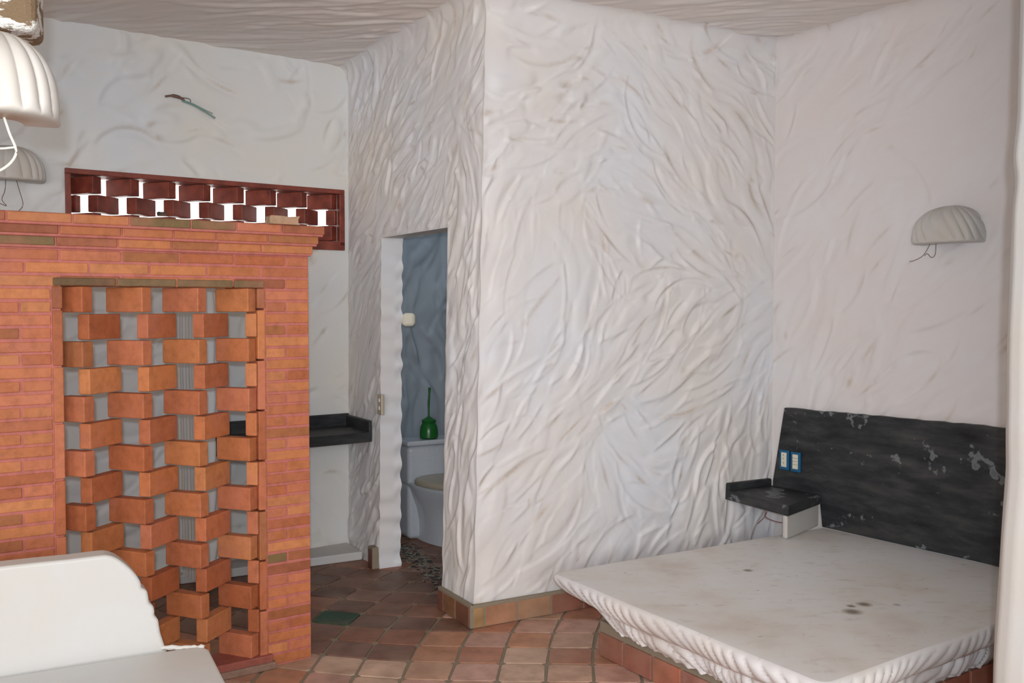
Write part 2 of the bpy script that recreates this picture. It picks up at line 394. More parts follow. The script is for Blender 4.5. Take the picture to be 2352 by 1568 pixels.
# ---- right wall
RL = 2.45; RE = C2+dR*RL
ctl = [(1850,200,45),(1900,350,58),(1850,600,62),(1900,750,60),(1830,850,72),(2000,250,40),(2100,200,38),(2150,300,30),(2100,360,-28),(2200,150,50),(2200,650,38),
 (2150,760,30),(2000,700,75),(2050,800,50),(2020,560,60),(1820,400,50),(1810,320,60),(2250,850,35),(2250,400,55),(2280,600,40)]
Hr, Dr = relief(RL, 3.1, .006, mkfield(ctrl_px(ctl, p3(C2), dR)), 440, (.015,.05), (.16,.60), .0064, 12, 3.0, .25, .38)
WR = Wall(p3(C2), p3(RE), p3(C2, ZC), p3(RE, ZC), .008, Hr, Dr, .006, cove=COVE)
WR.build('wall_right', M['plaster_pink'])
# ---- bathroom wall with doorway
wB = np.linalg.norm(C1-C0)
sL = wB-1.187; sR = wB-.345; DT = 1.955
ctl = [(830,250,75),(900,200,68),(950,100,60),(1000,250,65),(1050,150,72),(1060,350,-70),(930,350,60),(1000,450,75),(860,500,60),(1070,600,85),(860,800,75),(850,1100,70),(1060,900,75),(1060,1200,85),(950,480,65)]
Hb, Db = relief(wB, 3.1, .005, mkfield(ctrl_px(ctl, p3(C0), dB)), 800, (.014,.045), (.12,.45), .0080, 13, 3.2, .22, .65)
wl, wr_ = wob(21, .010, .11), wob(22, .008, .22)
d3 = np.array([*dB, 0])
fl = lambda Z: np.asarray(wl(Z))[..., None]*(d3*.6)
fr = lambda Z: np.asarray(wr_(Z))[..., None]*(d3*.7)
WB = Wall(p3(C0), p3(C1), p3(C0t, ZC), p3(C1t, ZC), .006, Hb, Db, .005, holes=((sL, sR, -1, DT),), bends=((wB, bendB, .12), (sL, fl, .05), (sR, fr, .05)), cove=COVE)
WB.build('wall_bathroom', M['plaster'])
TH = .135
def reveal(name, wall, S_, Z_, mat, seed, flip=False, amp=.010, wl_=.09, wdir=None):
    E = wall.P(S_, Z_); n = -wall.n; m = 14; rows = []
    wv = wob(seed, amp, wl_)(np.arange(len(S_))*.012)
    for k in range(m+1):
        t = k/m; off = n*TH*t
        p = E+off
        if wdir is not None: p = p+(np.asarray(wv)*smooth01(np.array((t-.6)/.4)))[:, None]*wdir
        rows.append(p)
    V3 = np.stack(rows, 1)
    o = gridmesh(name, V3, mat, None, np.zeros(V3.shape[:2]), flip); return tag(o, kind='structure')
zz = np.arange(0, DT+.001, .012); zz[-1] = DT
reveal('trim_1', WB, np.full(len(zz), sL), zz, M['plaster'], 31, False, .016, .13, d3)
reveal('trim_2', WB, np.full(len(zz), sR), zz, M['plaster_bright'], 32, True, .010, .13, d3)
ss = np.linspace(sL, sR, 70)
reveal('trim_3', WB, ss, np.full(len(ss), DT), M['plaster_win'], 33, True, .006, .1, np.array([0,0,1.]))
# ---- window wall
WLn = 3.9; WS = C0t-dW*WLn
wx0, wx1, wz0, wz1 = WLn-1.66, WLn-.035, 1.905, 2.285
ctl = [(260,200,40),(250,250,-10),(200,290,20),(330,240,60),(420,260,-25),(450,160,-40),(500,180,10),(560,200,-45),(620,220,-60),(700,250,75),(720,330,45),(650,300,30),
 (560,320,-40),(440,320,-50),(320,340,50),(180,430,30),(650,370,40),(740,700,35),(750,850,20),(750,1100,-25),(300,900,40),(420,1100,30),(600,800,70)]
Hw, Dw = relief(WLn, 3.1, .008, mkfield(ctrl_px(ctl, (WS[0], WS[1], 0), dW)), 460, (.018,.045), (.15,.5), .0095, 14, 6.0, .4, .6)
WW = Wall(p3(WS), p3(C0t), p3(WS, ZC), p3(C0t, ZC), .009, Hw, Dw, .008, holes=((wx0, wx1, wz0, wz1),), taper=(.03,.03,0,.03))
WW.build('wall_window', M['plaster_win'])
# ---- ceiling (dragged plaster) and plain remainder
cx0, cx1, cy0, cy1 = -4.4, 3.4, 3.9, 6.9
Hk, Dk = relief(cx1-cx0, cy1-cy0, .010, lambda x, y: .12*math.sin(x*1.7+y*2)-.15, 1300, (.018,.035), (.3,.9), .0075, 15, 1.4, .14, .16)
X, Y = np.meshgrid(np.arange(cx0, cx1, .012), np.arange(cy0, cy1, .012))
class _T: pass
tmp = _T(); tmp.hres = .010
hh = Wall.samp(tmp, Hk, X-cx0, Y-cy0); dk = Wall.samp(tmp, Dk, X-cx0, Y-cy0)
V3 = np.stack([X, Y, ZC-.004-hh*.9], 2)
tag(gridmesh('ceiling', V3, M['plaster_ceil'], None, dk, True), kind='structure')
mb = MB(); mb.box((-4.6, -2.7, ZC+.012), (8.2, 0, 0), (0, 6.62, 0), (0, 0, .1)); tag(mb.build('ceiling', M['plain']), kind='structure')
mb = MB(); mb.box((-4.6, 3.9, ZC+.06), (8.2, 0, 0), (0, 4.0, 0), (0, 0, .1)); tag(mb.build('ceiling', M['plain']), kind='structure')
# ---- plain outer shell behind and beside the camera
def slab(name, a, b, th, z0=0, z1=ZC+.1, mat='plain'):
    a = np.array(a, float); b = np.array(b, float); d = unit(b-a); n = np.array([-d[1], d[0]])*th; mb = MB()
    mb.box((a[0], a[1], z0), (b[0]-a[0], b[1]-a[1], 0), (n[0], n[1], 0), (0, 0, z1-z0)); return tag(mb.build(name, M[mat]), kind='structure')
slab('wall_back', (3.4, -2.6), (-4.3, -2.6), -.12)
slab('wall_left', (-4.3, -2.6), (WS[0]-.05, WS[1]+.1), .12)
slab('wall_far_right', (3.4, -2.6), (3.3, 3.5), -.12)
# outer face of the window wall (thickness), with the opening left free
o3 = -WW.n
def wp(s, z, dpt): return WW.c[0]+np.array([*dW, 0])*s+o3*dpt+np.array([0, 0, z])
mb = MB(); D3 = np.array([*dW, 0])
mb.box(wp(-.1, 0, .03), D3*(WLn+.1), o3*.13, (0,0,wz0)); mb.box(wp(-.1, wz1, .03), D3*(WLn+.1), o3*.13, (0,0,ZC+.1-wz1))
mb.box(wp(-.1, wz0, .03), D3*(wx0+.1), o3*.13, (0,0,wz1-wz0)); mb.box(wp(wx1, wz0, .03), D3*(WLn-wx1), o3*.13, (0,0,wz1-wz0))
tag(mb.build('wall_outer', M['plain']), kind='structure')

# ------------------------------------------------------------------ bricks
BRK = [lin(192,120,74), lin(186,112,70), lin(196,126,80), lin(184,108,72), lin(190,114,80), lin(172,98,62)]
MORT = lin(184,108,98)
def bcol(R, dark=.07, olive=.02):
    r = R.random()
    if r < olive: return lin(122,98,62)
    c = R.choice(BRK); k = R.uniform(.9, 1.08)
    if r > 1-dark: k = .68
    return tuple(x*k for x in c)
def lattice(mb, org, d, s0, s1, z0, rows, rh, period, phaseA, L, t, aA, aB, R, depth, colf):
    """rows of bricks on edge, turned alternately one way and the other; aA/aB: absolute direction of the brick length"""
    nrm = np.array([-d[1], d[0]])
    for r in range(rows):
        A = (r % 2 == 0); ph = phaseA if A else phaseA+period/2; ang = aA if A else aB
        k0 = int(math.floor((s0-ph)/period))-1; k1 = int((s1-ph)/period)+2
        zt = z0-r*rh
        for k in range(k0, k1):
            s = ph+k*period
            a = math.radians(ang+R.uniform(-1.2, 1.2)); ld = np.array([math.sin(a), math.cos(a)]); td = np.array([-ld[1], ld[0]])
            c = np.array(org[:2])+d*s+nrm*depth
            # clip brick to the opening along d
            l0, l1 = -L/2, L/2; cd = abs(float(np.dot(ld, d))); ex = t/2*abs(float(np.dot(td, d)))
            sg = 1 if np.dot(ld, d) > 0 else -1
            lo = (s0-s+ex)/cd; hi = (s1-s-ex)/cd
            if sg > 0: l0 = max(l0, lo); l1 = min(l1, hi)
            else: l0 = max(l0, -hi); l1 = min(l1, -lo)
            if l1-l0 < .012: continue
            o = c+ld*l0-td*t/2
            mb.box((o[0], o[1], zt-rh+.004), (*(ld*(l1-l0)), 0), (*(td*t), 0), (0, 0, rh-.007), colf(R))
# brick screen
dS = np.array([math.sin(math.radians(55)), math.cos(math.radians(55))]); SR = at_z(715, 1510, 0)[:2]
nS = np.array([dS[1], -dS[0]])             # toward the camera
scr = empty('brick_screen', (SR[0], SR[1], 0)); tag(scr, 'freestanding orange brick partition with a perforated brick grille and stepped cornice', 'brick screen')
ST = .13; STOP = 1.79
g0 = s_on(143, 900, SR, dS)[0]; g1 = s_on(608, 900, SR, dS)[0]; gz1 = 1.635; gz0 = .055; SL = -2.3
def sp(s, z, out=0.): return np.array([SR[0]+dS[0]*s+nS[0]*out, SR[1]+dS[1]*s+nS[1]*out, z])
d3S = np.array([*dS, 0]); n3S = np.array([*nS, 0])
R = random.Random(5)
mb = MB()   # mortar body
for (a, b, z0, z1) in ((SL, g0, 0, gz1), (g1, 0, 0, gz1), (SL, 0, gz1, STOP), (g0, g1, 0, gz0)):
    mb.box(sp(a, z0, -.003), d3S*(b-a), -n3S*(ST-.006), (0, 0, z1-z0), MORT)
mb.build('mortar_body', M['mortar'], scr, local=(SR[0], SR[1], 0))
mb = MB(); CH = .0492; nz = int(STOP/CH)
for c in range(nz+1):
    z0 = c*CH+.005; z1 = min(z0+CH-.0105, STOP-.001)
    if z1-z0 < .02: continue
    off = (0 if c % 2 else .115)+R.uniform(-.006, .006)
    spans = [(SL, 0)] if z0 > gz1-.02 else [(SL, g0-.035), (g1+.004, 0)]
    if z0 < gz1-.02: z1 = min(z1, gz1)
    for (a, b) in spans:
        s = b-off-(.0 if b == 0 else 0); e = b
        first = True
        while e > a+.01:
            nxt = max(a, (e-.105 if (first and c % 2) else e-.222+R.uniform(-.008,.008)) if b == 0 or first else e-.222)
            first = False
            if e-nxt > .02:
                ja = R.uniform(-.0012, .0012)
                mb.box(sp(nxt+.004, z0+ja, R.uniform(-.0008,.0018)), d3S*(e-nxt-.007 if e < b-.001 else e-nxt-.004), -n3S*ST, (0, 0, z1-z0), bcol(R))
            e = nxt
mb.build('brickwork', M['brick'], scr, bevel=.0035, local=(SR[0], SR[1], 0))
mb = MB()   # cornice: three stepped courses
for i, (z0, z1, out) in enumerate(((1.780,1.815,.018), (1.822,1.856,.038), (1.863,1.897,.060))):
    e = out*.9
    mb.box(sp(SL, z0-.01, out-.006), d3S*(-SL+e-.006), -n3S*(ST+2*out-.012), (0,0,z1-z0+.012), MORT)
    while e > SL+.1:
        L_ = R.uniform(.17, .24); nxt = max(SL, e-L_)
        col = bcol(R, .35, .16); mb.box(sp(nxt+.004, z0, out), d3S*(e-nxt-.006), -n3S*(ST+2*out), (0,0,z1-z0), col); e = nxt
mb.build('cornice', M['brick'], scr, bevel=.004, local=(SR[0], SR[1], 0))
mb = MB()   # soldier-brick frame of the grille
for (a, wd_) in ((g0-.030, .036), (g1-.030, .034)):
    z = gz0-.02
    while z < gz1-.02:
        z2 = min(z+.215, gz1-.004); mb.box(sp(a, z+.004, .004), d3S*wd_, -n3S*(ST+.006), (0,0,z2-z-.007), bcol(R, .2, .1)); z = z2
s = g0-.03
while s < g1-.02:
    e = min(s+.23, g1+.004); mb.box(sp(s+.003, gz1-.004, .006), d3S*(e-s-.006), -n3S*(ST+.01), (0,0,.030), lin(*R.choice([(120,96,66),(104,80,52),(142,104,66)]))); s = e
mb.box(sp(g0, gz0-.03, .022), d3S*(g1-g0+.02), -n3S*(ST+.02), (0,0,.034), lin(150,84,72))
mb.box(sp(g0, gz0-.055, .035), d3S*(g1-g0+.03), -n3S*(ST+.02), (0,0,.03), lin(140,112,96))
mb.build('grille_frame', M['brick'], scr, bevel=.004, local=(SR[0], SR[1], 0))
mb = MB()
pA = s_on(300, 690, SR, dS)[0]+.008
lattice(mb, SR, dS, g0+.004, g1-.03, gz1-.004, 15, .1052, .2185, pA, .185, .052, 112, 16, R, .068, lambda R: bcol(R, .06, 0))
mb.build('lattice', M['brick'], scr, bevel=.004, local=(SR[0], SR[1], 0))
# loose pieces lying on the cornice
def fragment(px, py, wd, dp, ht, colr, label):
    p = at_z(px, py, 1.897); o = empty('brick_fragment', (p[0], p[1], 1.897)); tag(o, label, 'brick')
    bm = bmesh.new(); bmesh.ops.create_cube(bm, size=1)
    rr = random.Random(px)
    bmesh.ops.subdivide_edges(bm, edges=bm.edges, cuts=2)
    for v in bm.verts:
        v.co.x *= wd; v.co.y *= dp; v.co.z = (v.co.z+.5)*ht
        if v.co.z > .001: v.co += Vector((rr.uniform(-1,1), rr.uniform(-1,1), rr.uniform(-1,.3)))*ht*.14
    me = bpy.data.meshes.new('fragment_body'); bm.to_mesh(me); bm.free()
    col_attr(me, [(*colr, 1)]*len(me.loops)); ob = link('fragment_body', me, M['brick'], o); ob.rotation_euler.z = math.radians(35)
fragment(648, 516, .125, .07, .036, lin(176,146,118), 'pale tan brick piece lying on the cornice near its right end')
fragment(372, 496, .030, .02, .016, lin(48,40,34), 'small dark lump lying on the cornice in front of the perforated window')

# perforated window high in the window wall
win = empty('window_1', tuple(wp(wx0, wz0, 0))); tag(win, kind='structure'); wl0 = tuple(wp(wx0, wz0, 0))
mb = MB(); fw = .028
for (a, b, z0, z1) in ((wx0, wx1, wz0, wz0+.055), (wx0, wx1, wz1-fw, wz1), (wx0, wx0+fw, wz0+fw, wz1-fw), (wx1-fw*1.3, wx1, wz0+fw, wz1-fw)):
    mb.box(wp(a, z0, -.012), D3*(b-a), o3*.17, (0,0,z1-z0))
mb.build('window_frame', M['redpaint'], win, bevel=.004, local=wl0)
mb = MB(); R2 = random.Random(9)
worg = C0t+(-WW.n[:2])*.0
lattice(mb, worg, dW, -(WLn-wx0)+fw, -(WLn-wx1)-fw*1.3, wz1-fw, 3, .0985, .2, -1.547, .178, .064, 110, 14, R2, .085, lambda R: (1,1,1))
mb.build('lattice', M['redpaint'], win, bevel=.004, local=wl0)

# ------------------------------------------------------------------ floor: hand-set terracotta tiles in curved rows
def warp(i, j):
    T = .200; x = i*T; y = 4.12+j*T
    k = .06*(y-4.1)+.14*max(0, y-4.1)**2
    if y < 4.1: k = .07*(y-4.1)
    xx = x+k
    q = max(0., -.15-xx); g = -.03*xx+.19*q*q if q < 1.3 else -.03*xx+.19*1.69+.494*(q-1.3)
    return np.array([xx-.05, y+g, 0])
def quadin(c, ins):
    ctr = sum(c)/4; out = []
    for k in range(4):
        p = c[k]; a = c[(k-1) % 4]; b = c[(k+1) % 4]; da = unit(a-p); db = unit(b-p); p2 = p+da*ins+db*ins
        for t, dd in ((0.014, da), (0.014, db)): out.append(p2+dd*t)
    return out
mb = MB(); Rf = random.Random(31)
mb.add([(-4.6,-2.8,-.006), (3.6,-2.8,-.006), (3.6,7.9,-.006), (-4.6,7.9,-.006)], [(0,1,2,3)], lin(140,130,112), 1)
bright = [(192,156,134), (186,146,122), (196,164,142), (180,130,102), (190,150,134), (176,122,98)]
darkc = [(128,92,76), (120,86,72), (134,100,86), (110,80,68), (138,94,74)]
for i in range(-22, 18):
    for j in range(-14, 18):
        c = [warp(i, j), warp(i+1, j), warp(i+1, j+1), warp(i, j+1)]
        c = [p+np.array([Rf.uniform(-.004,.004), Rf.uniform(-.004,.004), 0]) for p in c]
        ct = sum(c)/4
        pa = quadin(c, .007); zt = Rf.uniform(-.0012, 0)
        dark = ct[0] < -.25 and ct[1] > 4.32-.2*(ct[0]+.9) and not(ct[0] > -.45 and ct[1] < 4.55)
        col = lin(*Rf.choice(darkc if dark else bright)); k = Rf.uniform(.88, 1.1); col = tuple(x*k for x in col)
        if math.hypot(ct[0]+.85, ct[1]-4.80) < .085: col = lin(34,70,50); 
        n = len(pa); top = [p+np.array([0,0,zt]) for p in pa]; bot = [p+np.array([0,0,-.007]) for p in pa]
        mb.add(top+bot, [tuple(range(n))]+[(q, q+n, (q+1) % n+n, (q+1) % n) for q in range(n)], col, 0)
fl_ = mb.build('floor', [M['tile'], M['grout']]); tag(fl_, kind='structure')

# ------------------------------------------------------------------ tiled baseboards
TILES = [(176,120,92), (168,128,92), (150,88,72), (180,132,100), (160,104,80), (186,134,84)]
def tilerun(mb, a, b, z0, z1, out, R, tl=.19, cols=TILES, th=.02, first=None):
    """a,b: 2D start and end, tiles stand on the right-hand side of a->b facing the room"""
    a = np.array(a, float); b = np.array(b, float); d = unit(b-a); n = np.array([d[1], -d[0]]); L = np.linalg.norm(b-a)
    mb.box((*(a+n*0), z0), (*(d*L), 0), (*(n*(out-.004)), 0), (0,0,z1-z0+.008), lin(140,130,114), 1)
    s = 0; ii = 0
    while s < L-.01:
        e = min(L, s+(first if (first and ii == 0) else tl+R.uniform(-.01,.01))); ii += 1
        o = a+d*(s+.006)+n*(out-.012)
        mb.box((*o, z0+.003), (*(d*(e-s-.010)), 0), (*(n*.012), 0), (0,0,z1-z0-.010), tuple(x*R.uniform(.85,1.1) for x in lin(*R.choice(cols)))); s = e
Rb = random.Random(4)
mb = MB(); tilerun(mb, C1+np.array([-.010,-.02]), C1+dC*1.9, 0, .105, .024, Rb, .19, first=.066); tag(mb.build('baseboard_center', [M['tile'], M['grout']], bevel=.003), kind='structure')
mb = MB(); tilerun(mb, C0+dB*sR, C1+np.array([0,-.012])+nC[:2]*.0+dB*.018, 0, .105, .026, Rb, .15, cols=[(134,98,72),(120,84,64)], first=.07)
tag(mb.build('baseboard_doorway', [M['tile'], M['grout']], bevel=.003), kind='structure')
mb = MB(); tilerun(mb, C0+dB*(sL-.075), C0+dB*(sL-.005), 0, .12, .045, Rb, .2, cols=[(116,76,64)])
tag(mb.build('baseboard_jamb', [M['tile'], M['grout']], bevel=.003), kind='structure')

# ------------------------------------------------------------------ raised ledge, partition and black counter behind the screen
pl_a = at_z(850, 1283, 0)[:2]; pl_b = at_z(416, 1342, 0)[:2]; dP = unit(pl_a-pl_b)
PLZ = .052
A_ = C0+dB*(float(np.dot(pl_a-C0, dB)))
q0 = A_+nB[:2]*.012; q1 = pl_b-dP*.5; back1 = q1+np.array([-.5,.8])*.95
mb = MB(); poly = [q1, q0, C0+nB[:2]*.012+dB*.02, C0-dW*1.35]
poly = [np.array(p) for p in poly]
mb.add([(*p, 0) for p in poly]+[(*p, PLZ) for p in poly], [(3,2,1,0), (4,5,6,7)]+[(k, (k+1) % 4, (k+1) % 4+4, k+4) for k in range(4)])
led = mb.build('raised_ledge', M['plaster_bright'], bevel=.008); tag(led, 'low white plaster ledge on the floor under the black counter', 'ledge')
# partition standing on the ledge left of the counter
cz1, cz0 = .835, .745
fr_ = C0+dB*.435+nB[:2]*0       # counter front at bathroom wall
cl = at_plane(492, 1000, fr_, dW)[:2]      # left front of the counter
Lc = float(np.linalg.norm(fr_-cl))
pp = cl.copy(); dPp = np.array([-nC[0], -nC[1]])
nz_ = 260
zs = np.linspace(PLZ, 1.80, 200); wv = wob(51, .008, .3)(zs)
loop = [(-.075, .62), (-.075, .0), (-.07, -.018), (-.05, -.03), (-.01, -.03), (0, -.02), (0, 0), (0, .62)]
pts = []
ex = -np.array([*dW, 0])*-1; ey = o3
for li in range(len(loop)-1):
    a = np.array(loop[li]); b = np.array(loop[li+1]); m_ = 90 if li == 0 else (24 if li == len(loop)-2 else 4)
    for k in range(m_): pts.append(a+(b-a)*k/m_)
pts = np.array(pts+[loop[-1]])
Rw = np.random.RandomState(8); nc = len(pts)
rid = np.zeros(nc); 
for k in range(30): rid += Rw.uniform(-1,1)*np.sin(pts[:, 1]*Rw.uniform(60, 260)+Rw.rand()*6)
rid = rid/6*.007*(pts[:, 1] > .01)*(pts[:, 0] < -.07)
ZZ = zs[:, None]; base = np.zeros((len(zs), nc, 3))
for k in range(nc):
    ph = rid[k]*(1+.3*np.sin(zs*3+k*.3))
    x = pts[k, 0]-ph+wv*(.8 if pts[k, 1] < .01 else .2)
    base[:, k, 0] = cl[0]+ex[0]*x+ey[0]*pts[k, 1]; base[:, k, 1] = cl[1]+ex[1]*x+ey[1]*pts[k, 1]; base[:, k, 2] = zs
tag(gridmesh('wall_partition', base, M['plaster_win'], None, np.zeros(base.shape[:2])), kind='structure')
mb = MB(); cpv = [cl+ex[:2]*a_+ey[:2]*b_ for a_, b_ in ((-.078,-.02), (.0,-.02), (0,.62), (-.078,.62))]
mb.add([(*p, 1.795) for p in cpv]+[(*p, 1.815) for p in cpv], [(3,2,1,0),(4,5,6,7)]+[(k,(k+1)%4,(k+1)%4+4,k+4) for k in range(4)]); tag(mb.build('trim_5', M['plaster_bright'], bevel=.005), kind='structure')
# counter
ctr = empty('black_counter', (cl[0], cl[1], cz0)); tag(ctr, 'black polished cement counter with raised back lip, between partition and bathroom wall', 'counter')
D3W = np.array([*dW, 0]); n2 = WW.n; lc = (cl[0], cl[1], cz0)
def cp(s, dep, z): return np.array([cl[0], cl[1], 0])+D3W*s+o3*dep+np.array([0,0,z])
bk = .41
mb = MB()
e2 = (C0-fr_); e2 = e2*(bk/np.linalg.norm(e2))
V = [cp(.002,0,0)[:2], fr_+nB[:2]*.004, fr_+e2+nB[:2]*.004, cp(.002, bk, 0)[:2]]
mb.add([(*p, cz0) for p in V]+[(*p, cz1-.03) for p in V], [(3,2,1,0), (4,5,6,7)]+[(k, (k+1) % 4, (k+1) % 4+4, k+4) for k in range(4)])
mb.build('slab', M['slate'], ctr, bevel=.006, local=lc)
mb = MB(); q = np.array([*V[3], cz1-.04]); q2 = np.array([*V[2], cz1-.04]); dd_ = unit(q2-q)
mb.box(q, q2-q, -o3*.025, (0,0,.085)); 
r0 = np.array([*V[1], cz1-.04]); r1 = np.array([*V[2], cz1-.04]); mb.box(r0, r1-r0, np.array([-dB[1]*-1, -dB[0]*1, 0])*.022*1, (0,0,.078))
mb.build('raised_lip', M['slate'], ctr, bevel=.008, local=lc)

# ------------------------------------------------------------------ bathroom: walls, toilet, brush, paper holder
tb = at_z(942, 1243, 0)[:2]
dT = unit(np.array([math.sin(math.radians(60)), math.cos(math.radians(60))])); nT = np.array([dT[1], -dT[0]])   # toilet faces nT
bw = tb-nT*.30-dT*.28
ctl = [(960,600,80),(980,750,60),(960,850,-60),(1000,800,-50),(960,950,80),(1010,600,85)]
Hq, Dq = relief(2.2, 3.1, .008, mkfield([(x, y, a) for x, y, a in ctrl_px(ctl, (bw[0], bw[1], 0), dT)]), 420, (.025,.06), (.25,.6), .022, 17, 3, .3, .0)
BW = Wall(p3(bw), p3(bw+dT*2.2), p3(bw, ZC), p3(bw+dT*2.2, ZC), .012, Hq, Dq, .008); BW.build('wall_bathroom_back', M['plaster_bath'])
slab('wall_bathroom_left', bw-nT*.02, C0+np.array([.03,.10]), -.04); 
slab('wall_bathroom_right', C2+np.array([.1,.05]), bw+dT*2.2-nT*.12, .1)
slab('wall_outer_right', C2-np.array([.05,-.09]), RE+np.array([.1,.06]), .08)
# inner face of centre wall
slab('wall_center_inner', C1+np.array([.10,.15]), C2+np.array([-.02,.12]), .03)
TO = tb+dT*.19
toi = empty('toilet', (TO[0], TO[1], 0), math.atan2(nT[1], nT[0])+math.pi/2)   # local -y is the front
tag(toi, 'white one-piece toilet with closed beige lid, seen through the doorway', 'toilet')
mb = MB()
def rbox(mb, x0, x1, y0, y1, z0, z1, **k): mb.box((x0, y0, z0), (x1-x0, 0, 0), (0, y1-y0, 0), (0, 0, z1-z0), **k)
rbox(mb, -.19, .19, .02, .22, .36, .625); o = mb.build('tank', M['ceramic'], toi, bevel=.03, seg=5); 
mb = MB(); rbox(mb, -.20, .20, .01, .23, .627, .66); mb.build('tank_lid', M['ceramic'], toi, bevel=.012, seg=4)
prof = []; rows = []
for z, sx, yf, yb in ((0,.115,-.30,.15),(.03,.11,-.29,.15),(.12,.11,-.26,.15),(.22,.13,-.28,.15),(.30,.160,-.36,.15),(.36,.178,-.42,.15),(.385,.182,-.43,.15),(.39,.17,-.41,.15)):
    row = []
    for k in range(48):
        a = 2*math.pi*k/48; cx, sy_ = math.cos(a), math.sin(a); e = .75 if sy_ > 0 else 1.0
        x = sx*math.copysign(abs(cx)**e, cx); y = (yb*abs(sy_)**.5 if sy_ > 0 else yf*abs(sy_)); row.append((x, y, z))
    rows.append(row)
V3 = np.array(rows); gridmesh('bowl', V3, M['ceramic'], toi, None, False, True)
mb = MB()
rows2 = []
for z, k_ in ((.39, 1.0), (.398, 1.02), (.415, 1.02), (.425, .98), (.432, .85), (.434, .4), (.434, .0)):
    rows2.append([(.188*k_*math.cos(2*math.pi*k/48), (-.10+(.33 if math.sin(2*math.pi*k/48) < 0 else .13)*k_*math.sin(2*math.pi*k/48)), z) for k in range(48)])
gridmesh('seat_lid', np.array(rows2), M['seatlid'], toi, None, False, True)
mb = MB(); rbox(mb, -.185, .185, .03, .215, 0, .37); mb.build('pedestal', M['ceramic'], toi, bevel=.035, seg=5)
# brush on the tank
bp = at_plane(985, 1006, tb-nT*.1, dT)[:2]
br = empty('toilet_brush', (bp[0], bp[1], .66)); tag(br, 'green plastic toilet brush in its holder on the toilet tank', 'toilet brush')
mb = MB(); mb.lathe([(.05,0), (.062,.01), (.062,.05), (.056,.085), (.044,.105), (.05,.115), (.042,.118), (.04,.10)], 28); mb.build('holder', M['green'], br, smooth=True)
mb = MB(); mb.lathe([(.012,.06), (.045,.10), (.05,.125), (.03,.135), (.008,.15)], 14); mb.build('brush_collar', M['green'], br, smooth=True)
mb = MB(); mb.tube([(0,0,.13), (0,0,.20), (0,0,.24), (.004,0,.30), (.006,0,.345)], [.007,.006,.008,.006,.010], 8); mb.build('handle', M['green'], br, smooth=True)
ph = at_plane(943, 730, C0+(-nB[:2])*.20, dB); 
pe = empty('paper_holder', (ph[0], ph[1], ph[2]-.05)); tag(pe, 'small white ceramic holder on the blue-grey bathroom wall beside the doorway edge', 'paper holder')
mb = MB(); mb.box((-.05,-.04,0), (.08,0,0), (0,.06,0), (0,0,.08)); mb.build('holder_body', M['ivory'], pe, bevel=.026, seg=5)
# pebble strip on the bathroom threshold
mb = MB(); Rp = random.Random(2)
pa_ = at_z(938, 1258, 0)[:2]; pb_ = at_z(1030, 1345, 0)[:2]; pn = unit(pb_-pa_); pn = np.array([pn[1], -pn[0]])
for k in range(300):
    base_ = pa_+(pb_-pa_)*Rp.uniform(-.15, 1.1)+pn*(Rp.gauss(0, .035) if k < 200 else .05+Rp.gauss(0, .03))
    r = Rp.uniform(.006, .013)
    mb.lathe([(r*.9, -.003), (r, -.001), (r*.7, .0018), (r*.2, .0028)], 7, (base_[0], base_[1], 0), Rp.uniform(1.0,1.6), Rp.uniform(.6,.9), (1,1,1), 0 if Rp.random() < .5 else 1)
pb = mb.build('pebble_strip', [M['black'], M['pebble']], smooth=False); tag(pb, 'band of dark pebbles set in the bathroom floor behind the doorway', 'pebbles', kind='stuff')
# wall switch beside the doorway
sw = at_plane(877, 928, C0+nB[:2]*.012, dB); rz = math.atan2(dB[1], dB[0])
so = empty('wall_switch', (sw[0]+nB[0]*.004, sw[1]+nB[1]*.004, sw[2]-.06), rz); tag(so, 'narrow metal switch plate on the white wall left of the doorway', 'switch')
mb = MB(); mb.box((-.033,-.012,0), (.066,0,0), (0,.02,0), (0,0,.118)); mb.build('plate', M['metal'], so, bevel=.003)
for z in (.028, .074):
    mb = MB(); mb.box((-.010,-.016,z), (.020,0,0), (0,.006,0), (0,0,.02)); mb.build('rocker', M['ivory'], so, bevel=.001)

# ------------------------------------------------------------------ bed platform
bA = at_z(1265, 1315, BZ)[:2]; bD = at_z(1888, 1211, BZ)[:2]; bB = at_z(1893, 1574, BZ)[:2]; e_ = at_z(2300, 1430, BZ)[:2]
hd = unit(at_z(2305, 1305, BZ)[:2]-bD)          # headboard line
def isect(p, d, q, e):
    A = np.array([[d[0], -e[0]], [d[1], -e[1]]]); t = np.linalg.solve(A, np.array(q)-np.array(p)); return np.array(p)+np.array(d)*t[0]
bC = isect(bB, unit(e_-bB), bD, hd)
bed = empty('plaster_bed', (bA[0], bA[1], 0)); tag(bed, 'low white plaster bed platform with fluted edge on a terracotta tiled plinth', 'bed')
bl = (bA[0], bA[1], 0)
corn = [bD-unit(bD-bA)*.0, bA, bB, bC]
def perim(corn, r, step):
    P = []; n = len(corn)
    for i in range(n):
        p = corn[i]; a = corn[i-1]; b = corn[(i+1) % n]; da = unit(a-p); db = unit(b-p)
        rr = r if i in (1, 2) else .01
        P0 = p+da*rr; P1 = p+db*rr
        P += [P0*(1-t)**2+2*p*t*(1-t)+P1*t*t for t in np.linspace(0, 1, 9)]
    P.append(P[0]); out = []; 
    for i in range(len(P)-1):
        L = np.linalg.norm(P[i+1]-P[i]); m_ = max(1, int(L/step)); out += [P[i]+(P[i+1]-P[i])*k/m_ for k in range(m_)]
    return np.array(out)
PB = perim(corn, .05, .009); nP = len(PB)
tan = np.roll(PB, -1, 0)-np.roll(PB, 1, 0); tan /= np.linalg.norm(tan, axis=1)[:, None]
